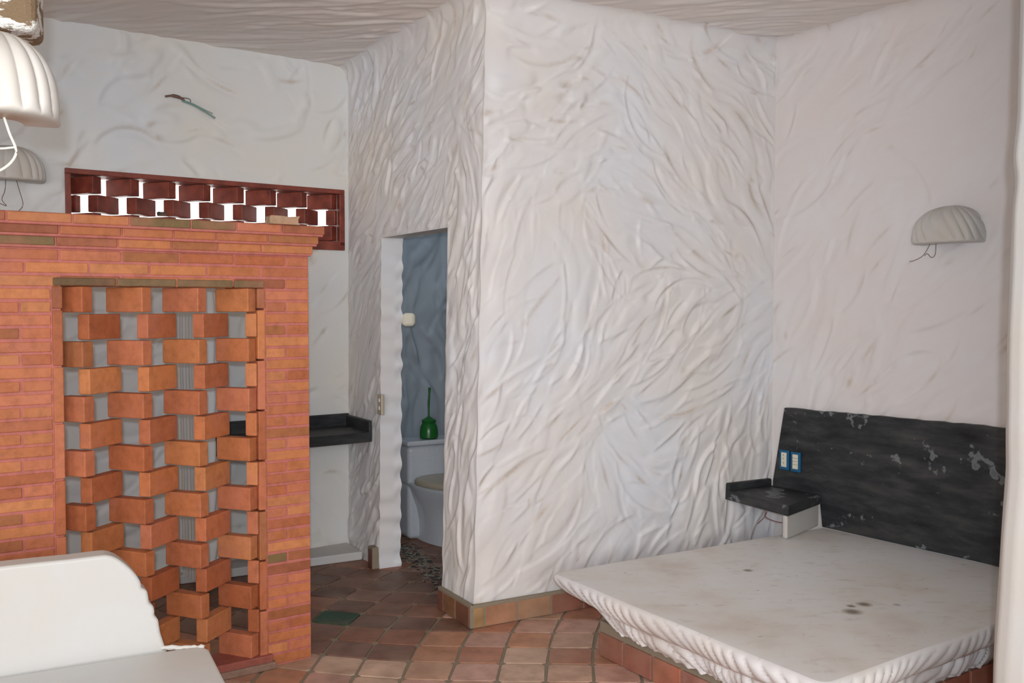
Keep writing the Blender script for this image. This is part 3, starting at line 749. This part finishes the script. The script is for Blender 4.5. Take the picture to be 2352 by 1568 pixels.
cen = PB.mean(0); inn = np.stack([-tan[:, 1], tan[:, 0]], 1); sgn = np.sign(((cen-PB)*inn).sum(1)); inn *= sgn[:, None]
ker = np.ones(9)/9
inn = np.stack([np.convolve(np.r_[inn[-4:, k], inn[:, k], inn[:4, k]], ker, 'valid') for k in (0, 1)], 1); inn /= np.linalg.norm(inn, axis=1)[:, None]
arc = np.r_[0, np.cumsum(np.linalg.norm(np.diff(PB, axis=0), axis=1))]
prof = [(.010,.0), (.002,.003), (-.004,.009), (-.007,.017), (-.008,.027), (-.007,.038), (-.004,.050), (.001,.062), (.008,.074), (.017,.085), (.029,.095), (.044,.103), (.060,.109),
        (.068,.115), (.072,.124), (.075,.134), (.079,.146), (.084,.158), (.090,.170), (.097,.182), (.103,.193), (.109,.204)]
iB = int(np.argmin(np.hypot(*(PB-corn[2]).T))); tB = np.abs(arc-arc[iB])
Rn = np.random.RandomState(77); wobA = sum(Rn.uniform(.3,1)*np.sin(arc*Rn.uniform(3,15)+Rn.rand()*6) for _ in range(6))/3
wobC = .014*np.sin(arc*5.3+1)+.009*np.sin(arc*11.7)
dAc = np.hypot(*(PB-corn[1]).T)
rows = []; dst = []
for k, (ins, dz) in enumerate(prof):
    t = dz/.204
    ph = (tB+.80*dz+.5*dz*wobA)/.064+wobA*.5
    rnd = .5+.5*np.sin(np.floor(ph)*12.9898)
    fl1 = (1-np.abs((ph % 1)*1.6-.8)**2.2)*smooth01((ph % 1)/.10)**.6*(.65+.7*rnd)
    ph2 = ph*1.0+.35+(.35*np.sin(arc*8.0))
    fl2 = (1-np.abs((ph2 % 1)*1.5-.75)**2)*smooth01((ph2 % 1)/.14)**.7*(.5+.9*(.5+.5*np.sin(np.floor(ph2)*7.7)))
    de = dz-wobC*smooth01(np.array(dz/.06))
    amp1 = .015*smooth01(de/.03)*(1-smooth01((de-.085)/.03)); amp2 = .017*smooth01((de-.10)/.04)
    off = -(amp1*(fl1-.6)+amp2*(fl2-.5))+.003*wobA*(k > 0)+.008*smooth01((de-.095)/.02)*(1-smooth01((de-.12)/.03))
    off = off*smooth01(np.hypot(*(PB-corn[1]).T)/.05+.35)*smooth01(np.hypot(*(PB-corn[2]).T)/.05+.35)
    z = BZ-dz+(.0015*wobA if k < 3 else 0)+(0 if dz < .19 else .010*np.abs(np.sin(arc*38)))
    e1 = bB-bA; e2 = bD-bA; L1 = np.linalg.norm(e1); L2 = np.linalg.norm(e2)
    uv = np.linalg.solve(np.array([e1, e2]).T, (PB-bA).T)
    xi = ins+.09*t**1.1*np.exp(-(dAc/.20)**2)
    xy = PB+inn*off[:, None]+(e1[None]*((1-2*uv[0])*xi/L1)[:, None]+e2[None]*((1-uv[1])*xi/L2)[:, None])
    rows.append(np.concatenate([xy-bA, np.broadcast_to(z, (nP,))[:, None]], 1)); dst.append(.25*(fl1 < .35)*(Rn.rand(nP) < .5)+0*arc)
V3 = np.array(rows); gridmesh('fluted_skirt', V3[:, ::-1], M['plaster'], bed, np.array(dst)[:, ::-1], False, True)
top = V3[0].copy(); mb = MB(); rr_ = [V3[0]]
c3 = V3[0].mean(0)
rowsT = [c3+(V3[0]-c3)*f for f in (1, .97, .9, .7, .5, .25, .0)]
for k in range(1, 7): rowsT[k][:, 2] = BZ+.001
gt = gridmesh('mattress_top', np.array(rowsT), M['bedtop'], bed, None, True, True)
gt.matrix_parent_inverse = Matrix(); gt.data.transform(Matrix.Translation((bA[0], bA[1], 0))); gt.location = (-bA[0], -bA[1], 0)
# solid underside + plinth
insP = .115
pc = []
for i in range(4):
    p = corn[i]; a = corn[i-1]; b = corn[(i+1) % 4]; pc.append(p+unit(a-p)*insP+unit(b-p)*insP)
pc[1] = corn[1]+unit(bB-bA)*.20+unit(bD-bA)*.125
pc[0] = bD+unit(bB-bA)*.20+hd*0-unit(bD-bA)*.02; pc[3] = bC-unit(bC-bB)*.02+unit(bD-bC)*.13; pc[2] = bB+unit(bA-bB)*.14+unit(bC-bB)*.13
mb = MB()
cc = [p-bA for p in pc]
mb.add([(*p, 0) for p in cc]+[(*p, .155) for p in cc], [(3,2,1,0), (4,5,6,7)]+[(k, (k+1) % 4, (k+1) % 4+4, k+4) for k in range(4)], lin(150,140,122), 1)
PT = [(178,112,90), (150,92,80), (178,126,102), (160,98,78), (186,120,92)]
for (a, b) in ((pc[1], pc[0]), (pc[2], pc[1]), (pc[3], pc[2])): tilerun(mb, b-bA, a-bA, 0, .13, .014, Rb, .20, PT) if False else tilerun(mb, a-bA, b-bA, 0, .13, -.0, Rb, .2, PT) if False else None
for (a, b) in ((pc[0], pc[1]), (pc[1], pc[2]), (pc[2], pc[3])):
    d_ = unit(b-a); n_ = np.array([-d_[1], d_[0]]); n_ = n_ if np.dot(n_, (a+b)/2-(pc[0]+pc[2])/2) > 0 else -n_
    L = np.linalg.norm(b-a); s = .0
    while s < L-.03:
        e = min(L, s+.185+Rb.uniform(-.012,.012)); o = a-bA+d_*(s+.007)-n_*.006
        mb.box((*o, .004), (*(d_*(e-s-.014)), 0), (*(n_*.016), 0), (0,0,.104), tuple(x*Rb.uniform(.85,1.1) for x in lin(*Rb.choice(PT)))); s = e
mb.build('tiled_plinth', [M['tile'], M['grout']], bed, bevel=.003)

# headboard
HT = .985
hoff = .0
hb = empty('headboard', (bD[0], bD[1], BZ)); tag(hb, 'black polished cement headboard with pale blotches on the right wall above the bed', 'headboard')
h0 = s_on(1775, 1097, bD, hd)[0]; h0t = s_on(1801, 936, bD, hd)[0]; hz_t0 = s_on(1801, 936, bD, hd)[1]; hz_t1 = s_on(2315, 983, bD, hd)[1]
h1 = float(np.linalg.norm(bC-bD))+.05
nH = np.array([-hd[1], hd[0]]); nH = nH if np.dot(nH, np.array([1, 1.])) > 0 else -nH   # into the wall
def hp(s, z, k): return (hd[0]*s+nH[0]*k, hd[1]*s+nH[1]*k, z-BZ)
zt = lambda s: hz_t0+(hz_t1-hz_t0)*(s-h0t)/(s_on(2315, 983, bD, hd)[0]-h0t)
outl = [(h0, .50), (h0, .55)]+[(h0t, zt(h0t))]
Rh = random.Random(6); k = h0t+.05
while k < h1: outl.append((k, zt(k)+Rh.uniform(-.0035,.0035))); k += .05
outl += [(h1, zt(h1)), (h1, BZ+.003), (0.0, BZ+.003), (-.02, .50)]
mb = MB(); n = len(outl)
mb.add([hp(s, z, 0) for s, z in outl]+[hp(s, z, .035) for s, z in outl], [tuple(range(n)), tuple(range(2*n-1, n-1, -1))]+[(k, k+n, (k+1) % n+n, (k+1) % n) for k in range(n)])
o = mb.build('headboard_panel', M['slate'], hb, bevel=.004)
# rough plaster bead along the top of the headboard
# switches on the headboard
for i, (px0, py0, lab, kindp) in enumerate(((1804, 1056, 'ivory socket in a blue plate on the headboard, nearer the corner', 0), (1830, 1061, 'ivory three-rocker switch in a blue plate on the headboard, farther from the corner', 1))):
    c_ = at_plane(px0, py0, bD, hd)
    e0 = empty('socket_plate' if not kindp else 'switch_plate', (c_[0]-nH[0]*.0, c_[1]-nH[1]*.0, c_[2]-.055), math.atan2(hd[1], hd[0])); tag(e0, lab, 'switch' if kindp else 'socket')
    mb = MB(); mb.box((-.033,-.012,0), (.066,0,0), (0,.0118,0), (0,0,.112)); mb.build('plate', M['blueplate'], e0, bevel=.003)
    mb = MB(); mb.box((-.018,-.016,.017), (.036,0,0), (0,.008,0), (0,0,.082)); mb.build('insert', M['ivory'], e0, bevel=.0015)
    mb = MB()
    if kindp:
        for z in (.042, .060, .078): mb.box((-.017,-.0168,z), (.034,0,0), (0,.001,0), (0,0,.0012))
    else:
        for z in (.038, .062, .082): mb.box((-.003,-.0168,z), (.003,0,0), (0,.001,0), (0,0,.006))
    mb.build('slots', M['darkhole'], e0)
# wall bedside shelf
NZ = .52
a2 = at_plane(1665, 1125, C1, dC)[:2]; sA = float(np.dot(a2-C1, dC)); cor = isect(C1, dC, bD, hd)
q3 = a2+unit(at_z(1811, 1162, NZ)[:2]-a2)*np.linalg.norm(at_z(1811, 1162, NZ)[:2]-a2); q4 = at_plane(1884, 1165, bD, hd)[:2]
sh = empty('bedside_shelf', (a2[0], a2[1], NZ-.055)); tag(sh, 'black polished cement corner shelf with a raised lip beside the bed', 'shelf')
ls = (a2[0], a2[1], NZ-.055)
poly = [a2-nC[:2]*0, q3, q4, cor]
mb = MB(); mb.add([(*p, NZ-.055) for p in poly]+[(*p, NZ) for p in poly], [(3,2,1,0), (4,5,6,7)]+[(k, (k+1) % 4, (k+1) % 4+4, k+4) for k in range(4)]); mb.build('slab', M['slate'], sh, bevel=.006, local=ls)
mb = MB(); mb.box((*a2, NZ-.04), (*(cor-a2), 0), (nC[0]*.032, nC[1]*.032, 0), (0,0,.08)); mb.build('raised_lip', M['slate'], sh, bevel=.008, local=ls)
mb = MB(); s0_ = q3-dC*0; mp = unit(q4-q3)
b0 = at_z(1803, 1200, BZ)[:2]; L_ = np.linalg.norm(q4-q3)
up = unit(a2-q3)
mb.box((*(q3+mp*.004+up*.012), BZ+.0015), (*(mp*(L_+.0)), 0), (*(up*.035), 0), (0,0,NZ-.0565-BZ)); mb.build('support_wall', M['plaster_bright'], sh, bevel=.01, local=ls)
wq = q3+up*.16
mb = MB(); mb.tube(rail([(wq[0], wq[1], NZ-.05), (wq[0]-.01, wq[1]-.01, NZ-.085), (wq[0]+.03, wq[1]-.05, NZ-.10), (wq[0]+.06, wq[1]-.08, NZ-.10)]), .0022, 6)
mb.tube(rail([(wq[0], wq[1], NZ-.06), (wq[0]-.015, wq[1], NZ-.09), (wq[0]-.05, wq[1], NZ-.125)]), .002, 6)
mb.build('wire', M['wire_red'], sh, local=ls)

# ------------------------------------------------------------------ scalloped wall lamps
def sconce(name, loc, rz, W_, Hh, Dp, label, twist, wires, seed=0, nfl=11):
    r_ = empty(name, loc, rz); tag(r_, label, 'wall lamp', 'scalloped plaster wall lamps')
    nt_, nh = 150, 46; th = np.linspace(0, math.pi, nt_); rows = []
    for t in np.linspace(0, 1, nh):
        sc = max(0, 1-t**2.8)**.5; c = np.cos(th); s = np.sin(th)
        u = (th/math.pi*nfl+twist*t*1.6)
        f = 1+.075*(np.abs(np.sin(math.pi*u))**.55-.7)*min(1, t*8+.25)
        x = -W_/2*np.sign(c)*np.abs(c)**.72*sc*f; y = -Dp*np.abs(s)**.62*sc*f
        rows.append(np.stack([x, y, np.full(nt_, Hh*(.04+.96*t))], 1))
    under = []
    for k_, zz in ((.985,.02), (.95,.0), (.80,-.002), (.46,.0), (.44,.02), (.42,.12), (.35,.25), (0,.3)):
        c = np.cos(th); s = np.sin(th)
        x = -W_/2*np.sign(c)*np.abs(c)**.72*k_; y = -Dp*(np.abs(s)**.62*k_)*(1 if k_ > .7 else .9)-0
        under.append(np.stack([x, y, np.full(nt_, Hh*zz)], 1))
    V = np.array(under[::-1][3:]+rows); du = np.zeros(V.shape[:2]); rs = np.random.RandomState(seed)
    tt = np.linspace(0, 1, V.shape[0])[:, None]
    du = .5*smooth01((tt-.55)/.5)*(.4+.6*np.abs(np.sin(th*3+seed)))[None, :]*(rs.rand()*.5+.5)
    gridmesh('shade', V, M['plaster_bright'], r_, du, False)
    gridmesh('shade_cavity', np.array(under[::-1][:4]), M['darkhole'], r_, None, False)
    for (mat_, pts, rad) in wires:
        mb = MB(); mb.tube(rail(pts), rad, 7); mb.build('wire', M[mat_], r_, smooth=True)
    return r_
rz = math.atan2(dR[1], dR[0]); pR = at_plane(2187, 560, C2-np.array([WR.n[0]*-1, WR.n[1]*-1])[:2]*.0, dR)
sconce('wall_lamp', (pR[0]+WR.n[0]*.002, pR[1]+WR.n[1]*.002, pR[2]), rz, .335, .185, .15, 'scalloped white plaster lamp on the right wall above the bed', 1.1,
   [('wire_brown', [(-.06,-.07,.02), (-.10,-.075,-.05), (-.15,-.07,-.075), (-.18,-.07,-.080)], .0016), ('wire_brown', [(-.04,-.07,.02), (-.04,-.075,-.05), (-.06,-.075,-.065), (-.085,-.07,-.045), (-.10,-.07,-.055)], .0016)], 1, 9)
rzw = math.atan2(dW[1], dW[0]); pL = at_plane(22, 418, C0t, dW)
sconce('wall_lamp', (pL[0]+WW.n[0]*.004, pL[1]+WW.n[1]*.004, pL[2]), rzw, .32, .185, .15, 'smaller-looking scalloped white plaster lamp far back on the window wall at left', .2,
   [('wire_red', [(-.03,-.08,.03), (-.035,-.085,-.05), (-.05,-.085,-.10), (-.03,-.085,-.13), (-.06,-.085,-.12)], .0016), ('wire_red', [(.01,-.08,.03), (.03,-.085,-.05), (.045,-.085,-.12), (.02,-.085,-.16)], .0016)], 2)
lb = O+ray(-18, 262)/ray(18, 262)[1]*2.10; nL = np.array([.34, -.94]); rzl = math.atan2(nL[1], nL[0])+math.pi/2
sconce('wall_lamp', (lb[0], lb[1], lb[2]-.022), rzl, .275, .195, .19, 'largest scalloped white plaster lamp, closest at the top left edge, mounted on the hanging stub', .25,
   [('wire_white', [(.03,-.09,.02), (.045,-.095,-.03), (.058,-.10,-.075), (.03,-.10,-.11), (-.02,-.10,-.125)], .0026), ('wire_white', [(.056,-.10,-.062), (.02,-.10,-.066), (-.04,-.09,-.055)], .0022)], 3, 9)
# hanging stub of plaster the near lamp is fixed to
tL = np.array([-nL[1], nL[0]]); e0 = O+ray(83, 60)/ray(83, 60)[1]*2.12
stub_z = 2.155
mb = MB(); o = np.array([e0[0], e0[1], stub_z]); mb.box(o-np.array([*tL, 0])*.8, np.array([*tL, 0])*.8, -np.array([*nL, 0])*.16, (0,0,ZC-stub_z+.01))
st = mb.build('trim_4', M['stub'], bevel=.02, seg=3); tag(st, kind='structure')
# stray wires from a hole in the window wall
pw = at_plane(420, 232, C0t+WW.n[:2]*.006, dW)
hw = empty('stray_wires', tuple(pw), rzw); tag(hw, 'pale teal wires poking from a hole in the wall above the perforated window', 'wires')
mb = MB(); mb.tube(rail([(-.10,-.006,.012), (-.06,-.012,.02), (-.02,-.014,.014), (.005,-.014,-.002)]), [.006]*6+[.010]*6+[.008]*6+[.006], 8); mb.build('conduit_hole', M['wire_brown'], hw, smooth=True)
for (pts) in ([(-.01,-.014,0), (.03,-.05,-.015), (.10,-.06,-.045), (.15,-.06,-.062)], [(-.01,-.014,-.005), (.04,-.05,-.028), (.11,-.06,-.062), (.16,-.06,-.09)], [(-.01,-.014,.0), (.04,-.05,-.022), (.12,-.06,-.06), (.165,-.06,-.085)]):
    mb = MB(); mb.tube(rail(pts), .0028, 6); mb.build('wire', M['wire_teal'], hw, smooth=True)
mb = MB(); mb.tube(rail([(-.02,-.014,.014), (.02,-.03,.012), (.035,-.03,-.002), (.02,-.03,-.014)]), .002, 6); mb.build('wire', M['darkhole'], hw, smooth=True)

# ------------------------------------------------------------------ wavy nib wall at the right, near the camera
NA = np.array([1.470, 2.60]); dN = dC
zs = np.linspace(0, ZC+.01, 420)
kx = np.interp((705-(zs-CAMZ)*F/2.6), [0,120,250,300,350,400,470,560,700,850,1000,1100,1250,1400,1500,1568,1900], [2336,2337,2333,2326,2320,2332,2325,2322,2318,2315,2317,2321,2309,2301,2296,2294,2290][:17])
ker = np.hanning(15); ker /= ker.sum(); kx = np.convolve(np.pad(kx, 7, 'edge'), ker, 'valid')
shx = (kx-1176)/F*2.6-1.352
xsn = [(1.72,.16),(.10,.16),(.03,.15),(.0,.12),(-.008,.08),(.0,.03),(.02,.008),(.05,.0)]
pts = []
for i in range(len(xsn)-1):
    m_ = [40,4,4,4,4,4,4][i]; a = np.array(xsn[i]); b = np.array(xsn[i+1]); pts += [a+(b-a)*k/m_ for k in range(m_)]
pts += [np.array((.05, 0))+np.array((1.67, 0))*k/160 for k in range(161)]
pts = np.array(pts); n3N = -np.array([dN[1], -dN[0]])
w_a = [wob(90+i, .012, .45)(zs) for i in range(6)]
V = np.zeros((len(zs), len(pts), 3))
for k, (a, b) in enumerate(pts):
    f = math.exp(-max(0, a)/.35); x = a+shx*f
    rip = sum(w_a[i]*math.sin(a*9*(i+1)+i) for i in range(3))*(1 if b < .02 else .1)
    V[:, k, 0] = NA[0]+dN[0]*x*1+n3N[0]*(b+rip)+0; V[:, k, 1] = NA[1]+dN[1]*a+n3N[1]*(b+rip); V[:, k, 2] = zs
V[:, :, 0] = V[:, :, 0]
tag(gridmesh('wall_nib', V, M['plaster_bright'], None, np.zeros(V.shape[:2]), False), kind='structure')

# ------------------------------------------------------------------ built-in plaster bench at lower left
SD = np.array([math.sin(math.radians(60)), math.cos(math.radians(60))]); sN = np.array([SD[1], -SD[0]])
s00 = at_z(270, 1262, .80)[:2]; SZ = .473
ben = empty('plaster_bench', (s00[0], s00[1], 0)); tag(ben, 'smooth white plaster bench with scalloped backrest end, in front of the brick screen', 'bench')
lbn = (s00[0], s00[1], 0)
oc = [(-60,1310),(0,1302),(80,1293),(160,1285),(225,1277),(250,1276),(272,1284),(296,1302),(313,1320),(322,1334),(325,1342),(327,1350),(338,1357),(342,1372),(344,1384),(353,1393),(356,1405),(356,1414),(364,1424),(367,1440),(370,1456),(374,1468),(378,1480),(384,1495)]
ol = [s_on(p[0], p[1], s00, SD) for p in rail([np.array(q_, float) for q_ in oc], 3)]
ol = [(-1.3, ol[0][1])]+ol[1:]+[(ol[-1][0], .10), (-1.3, .10)]
mb = MB(); n = len(ol)
def bpnt(s, z, k): return (SD[0]*s-sN[0]*k, SD[1]*s-sN[1]*k, z)
mb.add([bpnt(s, z, 0) for s, z in ol]+[bpnt(s, z, .085) for s, z in ol], [tuple(range(n)), tuple(range(2*n-1, n-1, -1))]+[(k, k+n, (k+1) % n+n, (k+1) % n) for k in range(n)])
mb.build('backrest', M['plaster_bright'], ben, bevel=.012, seg=3, angle=50)
k0 = at_z(466, 1485, SZ)[:2]-s00; k1 = at_z(524, 1574, SZ)[:2]-s00; dk_ = unit(k1-k0)
kb = np.array([float(np.dot(k0, SD)), 0])
pts = [SD*(-1.3)+sN*.0, SD*(float(np.dot(k0, SD))), k0+dk_*0, k0+dk_*.02+SD*.012, k0+dk_*.06+SD*.012, k0+dk_*.62, SD*(-1.3)+sN*.62]
pts = [SD*(-1.3)-sN*.02, k0-sN*.02, k0+unit(SD)*.018+dk_*.03, k0+dk_*.30+SD*.006, k0+dk_*.60, SD*(-1.3)+sN*.60]
n = len(pts); mb = MB()
lower = [p*1.0-(SD*.06+sN*.05)*(1 if i in (1,2,3,4,5) else 0) for i, p in enumerate(pts)]
mb.add([(*p, SZ-.10) for p in lower]+[(*p, SZ) for p in pts], [tuple(range(n))[::-1], tuple(range(n, 2*n))]+[(k, (k+1) % n, (k+1) % n+n, k+n) for k in range(n)])
mb.build('seat', M['plaster_bright'], ben, bevel=.014, seg=4)
mb = MB(); low2 = [p-(SD*.16+sN*.10)*(1 if i in (1,2,3,4,5) else 0) for i, p in enumerate(pts)]
mb.add([(*p, 0) for p in low2]+[(*p, SZ-.098) for p in low2], [tuple(range(n))[::-1], tuple(range(n, 2*n))]+[(k, (k+1) % n, (k+1) % n+n, k+n) for k in range(n)])
mb.build('base', M['plaster_bright'], ben, bevel=.02)
# rough lip where the seat runs out past the backrest
mb = MB(); rl = random.Random(3); a = SD*(ol[-3][0]-.015); b = k0+SD*.004
mb.tube([np.array([*(a+(b-a)*t), SZ-.003+rl.uniform(-.002,.003)]) for t in np.linspace(0, 1, 14)], [.007+rl.uniform(-.002,.003) for _ in range(14)], 8)
mb.build('seat_lip', M['plaster_bright'], ben, smooth=True)
